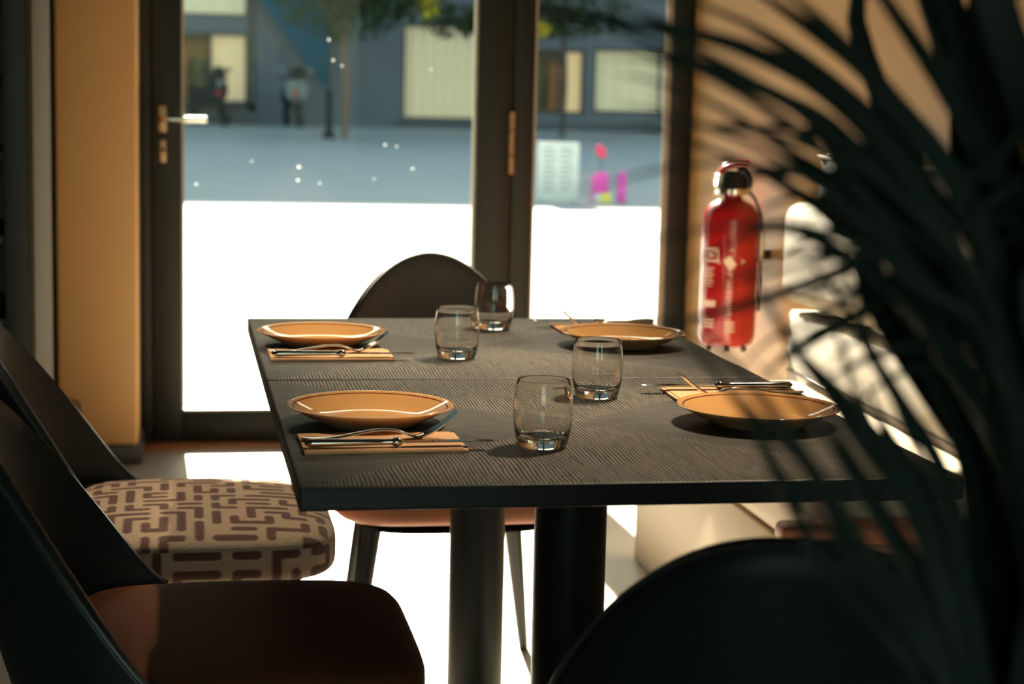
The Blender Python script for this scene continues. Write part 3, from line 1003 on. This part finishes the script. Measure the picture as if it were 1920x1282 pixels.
mannequin(.05, .92, M['rusty'], 'rust coloured garment on display behind the left shop window')
mannequin(.46, .92, M['olive'], 'olive garment on display in the left shop window, next to the rust one')
mannequin(7.54, .82, M['olive'], 'olive garment on display in the shop window right of the door post')
mannequin(7.93, .82, M['rusty'], 'rust garment on display right of the olive one across the street')

aw = empty('blue_banner', (2.3, FY - .06, 2.2))
tag(aw, 'petrol blue triangular canvas hanging on the grey facade above the motorcycle', 'banner')
bm = bmesh.new()
lev_ = [(3.7, 1.25), (3.0, 1.60), (2.35, 2.10), (1.9, 2.42), (1.52, 2.72), (1.30, 2.93), (1.22, 3.03)]
for dy in (0, .015):
    rows = []
    for z, xl in lev_:
        rows.append([Vector((xl + (3.05 - xl) * k / 10 - 2.3, -.30 - .02 * math.sin((xl + (3.05 - xl) * k / 10) * 9) + dy, z - 2.2)) for k in range(11)])
    grid_mesh(bm, rows)
obj('canvas', bm, M['awning'], aw)
bm = bmesh.new(); tube(bm, [(.76, -.29, 1.5), (.76, -.29, -.9)], .015, 8); tube(bm, [(.76, -.29, 1.45), (.76, .055, 1.45)], .015, 8)
obj('pole', bm, M['win_frame'], aw)


def motorbike(x, y, label, body, tail, h=1.0, rz=0.0):
    o = empty('motor_scooter', (x, y, gz(y)), rz)
    tag(o, label, 'motorbike')

    def wheel(yc, r):
        bm = bmesh.new(); rows = []
        for i in range(32):
            a = 2 * PI * i / 32
            rows.append([Vector((.055 * math.cos(b), yc + (r - .05 + .05 * math.sin(b)) * math.cos(a), r + (r - .05 + .05 * math.sin(b)) * math.sin(a))) for b in [2 * PI * q / 10 for q in range(10)]])
        rows.append(rows[0]); grid_mesh(bm, rows, close_u=True)
        bmesh.ops.remove_doubles(bm, verts=bm.verts[:], dist=1e-5)
        w = obj('wheel', bm, M['ext_black'], o)
        bm = bmesh.new(); bmesh.ops.create_cone(bm, cap_ends=True, segments=20, radius1=r * .6, radius2=r * .6, depth=.04, matrix=Matrix.Translation((0, yc, r)) @ Matrix.Rotation(PI / 2, 4, 'Y'))
        obj('hub', bm, M['moto_dark'], w)
    wheel(-.62, .27); wheel(.62, .27)
    bm = bmesh.new(); superbox(bm, 0, .25, .62, .17, .50, .16, 3, 2.5, 32, 14)
    obj('body', bm, M['moto_dark'], o)
    bm = bmesh.new(); superbox(bm, 0, .35, .80, .14, .36, .05, 3, 2.5, 32, 10)
    obj('seat', bm, M['ext_black'], o)
    bm = bmesh.new(); superbox(bm, 0, -.36, .78, .24, .10, .26, 3, 2.5, 32, 16)
    obj('front_fairing', bm, body, o)
    bm = bmesh.new(); superbox(bm, 0, -.47, .92, .085, .05, .075, 2.2, 2.2, 24, 12)
    obj('headlight', bm, M['moto_white'], o)
    bm = bmesh.new(); box(bm, -.10, .02, -.50, -.46, .66, .76, bev=.02)
    obj('red_panel', bm, tail, o)
    bm = bmesh.new(); tube(bm, [(-.07, -.40, .70), (-.07, -.62, .27)], .02, 8); tube(bm, [(.07, -.40, .70), (.07, -.62, .27)], .02, 8)
    obj('fork', bm, M['moto_dark'], o)
    bm = bmesh.new(); tube(bm, smooth_path([(-.36, -.22, 1.02), (-.18, -.34, 1.03), (.18, -.34, 1.03), (.36, -.22, 1.02)], 16), .018, 8)
    obj('handlebar', bm, M['ext_black'], o)
    for s in (-1, 1):
        bm = bmesh.new(); tube(bm, [(s * .24, -.30, 1.03), (s * .30, -.30, 1.18)], .008, 6)
        bmesh.ops.create_uvsphere(bm, u_segments=12, v_segments=8, radius=.055, matrix=Matrix.Translation((s * .31, -.30, 1.21)) @ Matrix.Diagonal((1.3, .3, .8, 1)))
        obj('mirror', bm, body, o)
    bm = bmesh.new(); superbox(bm, 0, -.42, 1.12, .17, .02, .16, 2.5, 2.5, 24, 12)
    obj('windshield', bm, M['moto_dark'], o)
    o.scale = (h, h, h)
    return o


motorbike(2.28, 36.9, 'pale motorcycle parked head-on under the blue banner', M['moto_white'], M['moto_red'], .95, .15)
motorbike(.62, 36.9, 'dark scooter with a red panel parked in front of the left shop window', M['moto_dark'], M['moto_red'], .92, .5)


def tree(x, y, hcrown, label, rad, nleaf, seed, barkm, yellow=0, trunk_r=.07):
    t = empty('street_tree', (x, y, gz(y)))
    tag(t, label, 'tree')
    rnd = random.Random(seed)
    bm = bmesh.new(); tube(bm, smooth_path([(0, 0, 0), (.03, 0, hcrown * .5), (-.02, 0, hcrown), (.04, .1, hcrown + 1.2)], 20), trunk_r, 10)
    obj('trunk', bm, barkm, t)
    bm = bmesh.new()
    for k in range(9):
        a = rnd.uniform(0, 2 * PI); r_ = rnd.uniform(.5, .95) * rad
        z0 = hcrown + rnd.uniform(-.2, .6)
        tube(bm, smooth_path([(0, 0, z0), (.4 * r_ * math.cos(a), .4 * r_ * math.sin(a), z0 + .4), (r_ * math.cos(a), r_ * math.sin(a), z0 + rnd.uniform(-.1, .9))], 10), [.03] * 9 + [.01] * 4, 6) if False else tube(bm, [(0, 0, z0), (.4 * r_ * math.cos(a), .4 * r_ * math.sin(a), z0 + .4), (r_ * math.cos(a), r_ * math.sin(a), z0 + rnd.uniform(-.1, .9))], [.035, .022, .008], 6)
    obj('branches', bm, barkm, t)

    def leaves(name, mt, n, centre, R_):
        bm = bmesh.new()
        for k in range(n):
            while True:
                p = Vector((rnd.uniform(-1, 1), rnd.uniform(-1, 1), rnd.uniform(-1, 1)))
                if .2 < p.length < 1: break
            p = Vector((p.x * R_[0], p.y * R_[1], p.z * R_[2])) + Vector(centre)
            q = Matrix.Rotation(rnd.uniform(0, 2 * PI), 3, 'Z') @ Matrix.Rotation(rnd.uniform(-1.2, 1.2), 3, 'X')
            s = rnd.uniform(.05, .09)
            pts = [(-.0, -s, 0), (s * .5, -s * .3, .01), (s * .42, s * .5, .012), (0, s, 0), (-s * .42, s * .5, .012), (-s * .5, -s * .3, .01)]
            bm.faces.new([bm.verts.new(p + q @ Vector(v)) for v in pts])
        return obj(name, bm, mt, t, smooth=False)
    leaves('crown', M['tree_leaf'], nleaf, (0, 0, hcrown + rad * .75), (rad, rad, rad * .85))
    return t, leaves


t, lv = tree(2.87, 32, 1.75, 'young street tree with thin reddish trunk left of the door post', 1.35, 2600, 3, M['bark'], trunk_r=.055)
lv('sunlit_leaves', M['tree_leaf_lit'], 150, (1.42, 0, 2.35), (.22, .3, .30))
lv('low_leaves', M['tree_leaf'], 500, (.75, 0, 2.35), (1.1, .4, .35))
t, lv = tree(7.22, 34.2, 2.2, 'street tree with a dark slim trunk right of the door post', 1.9, 3600, 9, M['win_frame'], trunk_r=.05)
lv('sunlit_leaves', M['tree_leaf_lit'], 190, (-.60, -.3, 2.02), (.30, .3, .14))
lv('low_leaves', M['tree_leaf'], 900, (-.5, 0, 2.15), (1.6, .4, .32))
lv('drooping_leaves', M['tree_leaf'], 420, (-2.0, 0, 2.12), (.75, .4, .34))

bol = empty('bollard', (2.6, 32.0, gz(32)))
tag(bol, 'dark slim bollard standing left of the reddish tree trunk', 'bollard')
bm = bmesh.new(); lathe(bm, [(0, 0), (.11, 0), (.11, .10), (.065, .12), (.060, .74), (.075, .77), (.06, .84), (0, .86)], 24)
obj('post', bm, M['moto_dark'], bol)

bd = empty('notice_board', (3.75, 17.9, gz(17.9)))
tag(bd, 'low white notice board with grey print on the shaded street', 'sign')
obj('panel', Bx(-.21, .21, -.012, .012, .02, .60, bev=.003), M['board'], bd)
bm = bmesh.new()
for k in range(9):
    z = .53 - .052 * k
    for c in range(2):
        x = -.15 + .17 * c
        box(bm, x, x + .10 + .03 * ((k * 7 + c) % 3) / 2, -.0145, -.0125, z, z + .022)
obj('print', bm, M['board_ink'], bd, smooth=False)
for x in (-.18, .18):
    bm = bmesh.new(); tube(bm, [(x, .013, .02), (x, .12, 0)], .008, 8)
    obj('leg', bm, M['moto_dark'], bd)

for i, (x, w, lab) in enumerate(((4.21, .085, 'wider of two magenta posts on the street beyond the side window'), (4.435, .045, 'narrower of two magenta posts on the street beyond the side window'))):
    pp = empty('pink_post', (x, 18.0, gz(18)))
    tag(pp, lab, 'post')
    bm = bmesh.new(); box(bm, -w, w, -.03, .03, 0, .26, bev=.008); 
    vs = box(bm, -w, w, -.03, .03, .261, .31)
    for v in bm.verts:
        if v.co.z > .30: v.co.x = v.co.x * .35 + w * .3
    obj('board', bm, M['pink'], pp)
yb = empty('yellow_box', (4.22, 17.93, gz(17.93)))
tag(yb, 'small yellow and white box standing before the wider magenta post', 'box')
obj('carton', Bx(-.02, .085, -.03, .03, 0, .10, bev=.004), M['yellow'], yb)
obj('flap', Bx(-.085, -.021, -.03, .03, 0, .10, bev=.004), M['board'], yb)
bl = empty('coral_ball', (4.28, 18.3, gz(18.3) + .50))
tag(bl, 'coral red balloon shape above the magenta posts', 'balloon')
bm = bmesh.new(); bmesh.ops.create_uvsphere(bm, u_segments=24, v_segments=16, radius=.06, matrix=Matrix.Rotation(-.5, 4, 'Y') @ Matrix.Diagonal((.8, .8, 1.25, 1)))
obj('balloon', bm, M['pinkred'], bl)
bm = bmesh.new(); tube(bm, [(0, 0, -.07), (.01, 0, -.50)], .004, 6)
obj('stick', bm, M['moto_dark'], bl)

# ------------------------------------------------------------------ potted palm beside the camera
palm = empty('potted_palm', (.56, 1.0, 0))
tag(palm, 'dark strap-leaved palm in a charcoal pot, right in front of the camera', 'plant')
bm = bmesh.new()
lathe(bm, [(0, 0), (.12, 0), (.13, .01), (.165, .34), (.168, .36), (.155, .36), (.150, .33), (0, .33)], 64)
obj('pot', bm, M['pot'], palm)
bm = bmesh.new(); lathe(bm, [(0, .3305), (.149, .3305), (.148, .338), (.08, .345), (0, .348)], 40)
obj('soil', bm, M['soil'], palm)
for (dx, dy, h, lx, ly) in ((0, 0, .80, -.02, 0), (.04, .03, .62, .04, .02), (-.03, -.04, .70, -.03, -.03)):
    bm = bmesh.new(); tube(bm, smooth_path([(dx, dy, .335), (dx + lx * .3, dy + ly * .3, h * .7), (dx + lx, dy + ly, h)], 20), [.018] * 21, 12)
    obj('cane', bm, M['cane'], palm)


def strap_leaf(name, pts, w, parent, mt, twist=0.3, n=34, thick=.0007):
    P = smooth_path(pts, n)
    N_ = len(P); rows = []
    for i, p in enumerate(P):
        t = i / (N_ - 1)
        tg = (P[min(i + 1, N_ - 1)] - P[max(i - 1, 0)]).normalized()
        side = tg.cross(Vector((0, 1, 0)))
        side = side.normalized() if side.length > .05 else Vector((1, 0, 0))
        side = (Matrix.Rotation(twist * (t - .3), 3, tg) @ side)
        nn = side.cross(tg).normalized()
        ww = w / 2 * min(1, .55 + 1.4 * t) * (1 - max(0, (t - .45) / .55) ** 1.6 * .96)
        rows.append([p - side * ww + nn * ww * .22 + nn * thick, p + nn * thick, p + side * ww + nn * ww * .22 + nn * thick,
                     p + side * ww + nn * ww * .22 - nn * thick, p - nn * thick, p - side * ww + nn * ww * .22 - nn * thick])
    bm = bmesh.new(); grid_mesh(bm, rows, close_u=True, cap=True)
    rel(bm, parent)
    return obj(name, bm, mt, parent, angle=60)


LEAVES = [
    (14, [(0.527, 1.02, 0.934), (0.459, 1.0, 1.094), (0.37, 0.97, 1.187), (0.288, 0.93, 1.223), (0.211, 0.9, 1.232), (0.17, 0.88, 1.235)]),
    (11, [(0.503, 0.98, 0.944), (0.435, 0.96, 1.086), (0.356, 0.93, 1.173), (0.294, 0.9, 1.201), (0.239, 0.88, 1.218), (0.188, 0.86, 1.234)]),
    (12, [(0.536, 1.05, 0.926), (0.458, 1.02, 1.092), (0.378, 1.0, 1.192), (0.316, 0.98, 1.222), (0.261, 0.95, 1.233), (0.222, 0.93, 1.243)]),
    (8, [(0.486, 0.95, 0.936), (0.417, 0.93, 1.066), (0.345, 0.9, 1.154), (0.291, 0.88, 1.19), (0.244, 0.86, 1.21), (0.211, 0.85, 1.218)]),
    (7, [(0.515, 1.0, 0.922), (0.447, 0.98, 1.04), (0.379, 0.95, 1.12), (0.32, 0.93, 1.167), (0.272, 0.9, 1.191), (0.22, 0.88, 1.207)]),
    (7, [(0.531, 1.03, 0.904), (0.456, 1.0, 1.031), (0.384, 0.98, 1.111), (0.325, 0.95, 1.149), (0.276, 0.93, 1.169), (0.228, 0.9, 1.18)]),
    (18, [(0.541, 1.05, 0.961), (0.475, 1.03, 1.124), (0.4, 1.0, 1.202), (0.34, 0.98, 1.239), (0.293, 0.95, 1.259)]),
    (20, [(0.508, 0.98, 0.976), (0.449, 0.96, 1.12), (0.389, 0.94, 1.188), (0.337, 0.92, 1.231), (0.297, 0.9, 1.256)]),
    (18, [(0.531, 1.02, 0.984), (0.484, 1.0, 1.132), (0.431, 0.98, 1.2), (0.378, 0.95, 1.25), (0.358, 0.95, 1.272)]),
    (16, [(0.485, 0.94, 0.97), (0.413, 0.92, 1.114), (0.359, 0.9, 1.177), (0.312, 0.88, 1.211), (0.272, 0.86, 1.228)]),
    (16, [(0.554, 1.08, 0.926), (0.466, 1.05, 1.076), (0.405, 1.02, 1.146), (0.356, 1.0, 1.186), (0.311, 0.98, 1.206), (0.289, 0.97, 1.211)]),
    (14, [(0.517, 1.0, 0.945), (0.441, 0.97, 1.073), (0.394, 0.95, 1.129), (0.345, 0.93, 1.156), (0.298, 0.9, 1.177)]),
    (12, [(0.539, 1.05, 0.926), (0.468, 1.02, 1.041), (0.416, 1.0, 1.1), (0.367, 0.98, 1.132), (0.319, 0.95, 1.153), (0.3, 0.95, 1.16)]),
    (9, [(0.519, 1.0, 1.107), (0.458, 0.98, 1.127), (0.391, 0.95, 1.114), (0.324, 0.93, 1.094), (0.271, 0.92, 1.081), (0.233, 0.92, 1.076)]),
    (8, [(0.547, 1.05, 1.076), (0.479, 1.02, 1.092), (0.401, 1.0, 1.076), (0.347, 0.98, 1.053), (0.324, 0.97, 1.043)]),
    (7, [(0.518, 1.0, 1.126), (0.457, 0.98, 1.14), (0.4, 0.96, 1.137), (0.354, 0.95, 1.126), (0.308, 0.93, 1.107)]),
    (7, [(0.508, 0.97, 1.042), (0.448, 0.95, 1.063), (0.392, 0.93, 1.063), (0.355, 0.92, 1.053), (0.325, 0.91, 1.039)]),
    (8, [(0.519, 1.0, 1.056), (0.444, 0.98, 1.084), (0.397, 0.96, 1.086), (0.362, 0.95, 1.075), (0.334, 0.94, 1.065), (0.311, 0.94, 1.041)]),
    (9, [(0.438, 0.9, 0.86), (0.393, 0.89, 0.968), (0.349, 0.88, 1.021), (0.329, 0.87, 1.045), (0.305, 0.86, 1.071), (0.287, 0.85, 1.093), (0.273, 0.85, 1.114)]),
    (13, [(0.49, 1.0, 0.822), (0.453, 0.98, 0.945), (0.431, 0.97, 0.992), (0.405, 0.96, 1.025), (0.383, 0.95, 1.052), (0.352, 0.93, 1.09), (0.325, 0.92, 1.116)]),
    (15, [(0.522, 1.05, 0.803), (0.485, 1.02, 0.935), (0.46, 1.0, 0.996), (0.437, 0.98, 1.027), (0.414, 0.97, 1.065), (0.397, 0.95, 1.087), (0.374, 0.94, 1.127)]),
    (8, [(0.393, 0.85, 0.879), (0.351, 0.84, 0.932), (0.317, 0.83, 0.963), (0.285, 0.82, 1.014), (0.263, 0.81, 1.05), (0.233, 0.8, 1.082), (0.218, 0.8, 1.097)]),
    (11, [(0.422, 0.88, 0.867), (0.381, 0.87, 0.931), (0.339, 0.86, 0.971), (0.31, 0.85, 1.013), (0.277, 0.84, 1.043), (0.25, 0.83, 1.069)]),
    (9, [(0.449, 0.93, 0.849), (0.415, 0.92, 0.921), (0.373, 0.91, 0.979), (0.34, 0.9, 1.025), (0.317, 0.89, 1.055)]),
    (14, [(0.469, 0.95, 0.841), (0.439, 0.94, 0.924), (0.398, 0.93, 0.988), (0.363, 0.92, 1.027), (0.333, 0.91, 1.055), (0.314, 0.9, 1.07)]),
    (13, [(0.514, 1.05, 0.804), (0.489, 1.03, 0.881), (0.44, 1.0, 0.963), (0.403, 0.98, 1.009), (0.384, 0.97, 1.042)]),
    (8, [(0.4, 0.84, 0.882), (0.367, 0.83, 0.923), (0.336, 0.82, 0.96), (0.297, 0.81, 1.001), (0.274, 0.8, 1.031)]),
    (7, [(0.487, 1.0, 0.972), (0.426, 0.98, 1.059), (0.377, 0.96, 1.104), (0.341, 0.95, 1.123), (0.313, 0.94, 1.129)]),
    (7, [(0.511, 1.05, 0.975), (0.453, 1.03, 1.078), (0.398, 1.0, 1.131), (0.357, 0.98, 1.153), (0.316, 0.97, 1.153), (0.277, 0.96, 1.144)]),
    (7, [(0.47, 0.95, 0.971), (0.422, 0.94, 1.05), (0.378, 0.93, 1.101), (0.343, 0.92, 1.114), (0.313, 0.91, 1.114), (0.275, 0.9, 1.104)]),
    (10, [(0.487, 1.0, 0.972), (0.428, 0.97, 1.058), (0.393, 0.95, 1.087), (0.348, 0.93, 1.095), (0.323, 0.92, 1.088)]),
    (9, [(0.492, 1.0, 1.005), (0.444, 0.99, 1.111), (0.401, 0.98, 1.154), (0.361, 0.96, 1.175), (0.324, 0.95, 1.18), (0.284, 0.95, 1.182)]),
    (5, [(0.441, 0.9, 1.053), (0.371, 0.89, 1.144), (0.308, 0.88, 1.174), (0.25, 0.87, 1.182), (0.196, 0.86, 1.177)]),
    (5, [(0.456, 0.93, 1.042), (0.384, 0.92, 1.128), (0.316, 0.9, 1.157), (0.256, 0.89, 1.162), (0.194, 0.88, 1.148)]),
    (5, [(0.442, 0.9, 1.035), (0.373, 0.89, 1.105), (0.316, 0.88, 1.131), (0.257, 0.87, 1.131), (0.209, 0.86, 1.118)]),
    (5, [(0.467, 0.95, 1.027), (0.394, 0.93, 1.136), (0.324, 0.91, 1.187), (0.254, 0.89, 1.22), (0.202, 0.88, 1.236), (0.168, 0.87, 1.239)]),
    (5, [(0.456, 0.93, 1.036), (0.379, 0.91, 1.143), (0.305, 0.89, 1.192), (0.238, 0.87, 1.211), (0.198, 0.86, 1.214)]),
    (5, [(0.472, 0.96, 1.012), (0.394, 0.94, 1.112), (0.317, 0.92, 1.167), (0.255, 0.9, 1.198), (0.203, 0.88, 1.208)]),
    (6, [(0.5, 1.02, 1.034), (0.429, 1.0, 1.153), (0.354, 0.98, 1.213), (0.282, 0.95, 1.242), (0.23, 0.93, 1.247)]),
    (5, [(0.453, 0.92, 1.014), (0.371, 0.9, 1.116), (0.298, 0.88, 1.165), (0.25, 0.87, 1.183), (0.206, 0.86, 1.193)]),
    (5, [(0.493, 1.0, 0.985), (0.42, 0.97, 1.085), (0.353, 0.95, 1.134), (0.297, 0.93, 1.163), (0.25, 0.92, 1.171)]),
    (5, [(0.464, 0.94, 0.992), (0.4, 0.92, 1.073), (0.348, 0.9, 1.11), (0.303, 0.89, 1.13), (0.266, 0.88, 1.119), (0.239, 0.87, 1.101)]),
    (6, [(0.494, 1.0, 0.972), (0.432, 0.98, 1.065), (0.382, 0.96, 1.122), (0.347, 0.95, 1.143), (0.316, 0.94, 1.14), (0.292, 0.93, 1.127)]),
    (5, [(0.507, 1.0, 1.082), (0.443, 0.98, 1.103), (0.384, 0.96, 1.092), (0.344, 0.95, 1.075), (0.316, 0.94, 1.065), (0.296, 0.93, 1.049)]),
    (5, [(0.48, 0.95, 1.118), (0.419, 0.93, 1.128), (0.372, 0.92, 1.125), (0.33, 0.9, 1.112), (0.287, 0.89, 1.105), (0.256, 0.88, 1.1)]),
    (5, [(0.509, 1.0, 1.063), (0.451, 0.98, 1.075), (0.405, 0.97, 1.073), (0.373, 0.96, 1.062), (0.351, 0.95, 1.046)]),
    (6, [(0.435, 0.9, 0.86), (0.394, 0.89, 0.954), (0.363, 0.88, 1.011), (0.339, 0.87, 1.053), (0.322, 0.86, 1.087), (0.301, 0.85, 1.109)]),
    (5, [(0.459, 0.95, 0.841), (0.423, 0.93, 0.958), (0.39, 0.92, 1.021), (0.366, 0.91, 1.063), (0.348, 0.9, 1.099), (0.326, 0.89, 1.124)]),
    (7, [(0.394, 0.84, 0.883), (0.357, 0.83, 0.943), (0.312, 0.82, 1.006), (0.274, 0.81, 1.052), (0.243, 0.8, 1.084), (0.222, 0.79, 1.098)]),
    (6, [(0.428, 0.9, 0.86), (0.396, 0.89, 0.922), (0.346, 0.88, 1.0), (0.311, 0.87, 1.042), (0.278, 0.86, 1.071)]),
    (6, [(0.496, 1.0, 0.946), (0.447, 0.98, 1.04), (0.403, 0.96, 1.086), (0.37, 0.95, 1.114), (0.34, 0.94, 1.135)]),
    (5, [(0.497, 0.97, 1.017), (0.446, 0.95, 1.045), (0.406, 0.94, 1.05), (0.375, 0.93, 1.04), (0.354, 0.92, 1.021)]),
    (5, [(0.488, 0.97, 1.147), (0.439, 0.95, 1.156), (0.391, 0.94, 1.156), (0.351, 0.93, 1.144), (0.325, 0.92, 1.128)]),
]

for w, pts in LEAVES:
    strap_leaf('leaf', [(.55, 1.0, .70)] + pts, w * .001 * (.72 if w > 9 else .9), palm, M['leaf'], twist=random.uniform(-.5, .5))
rnd = random.Random(21)
for k in range(45):           # the dense side of the crown
    a = rnd.uniform(-.35, .35)
    bx = .53 + rnd.uniform(-.03, .10); by = 1.0 + rnd.uniform(-.12, .14)
    top = rnd.uniform(.98, 1.42)
    x1 = rnd.uniform(.455, .68); yy = by + a * .3
    tip = x1 - rnd.uniform(-.10, .05)
    pts = [(.55, 1.0, .60), (bx, by, .80), ((bx + x1) / 2 + .02, (by + yy) / 2, (.8 + top) / 2), (x1, yy, top), (tip, yy - .02, top + rnd.uniform(-.12, .16))]
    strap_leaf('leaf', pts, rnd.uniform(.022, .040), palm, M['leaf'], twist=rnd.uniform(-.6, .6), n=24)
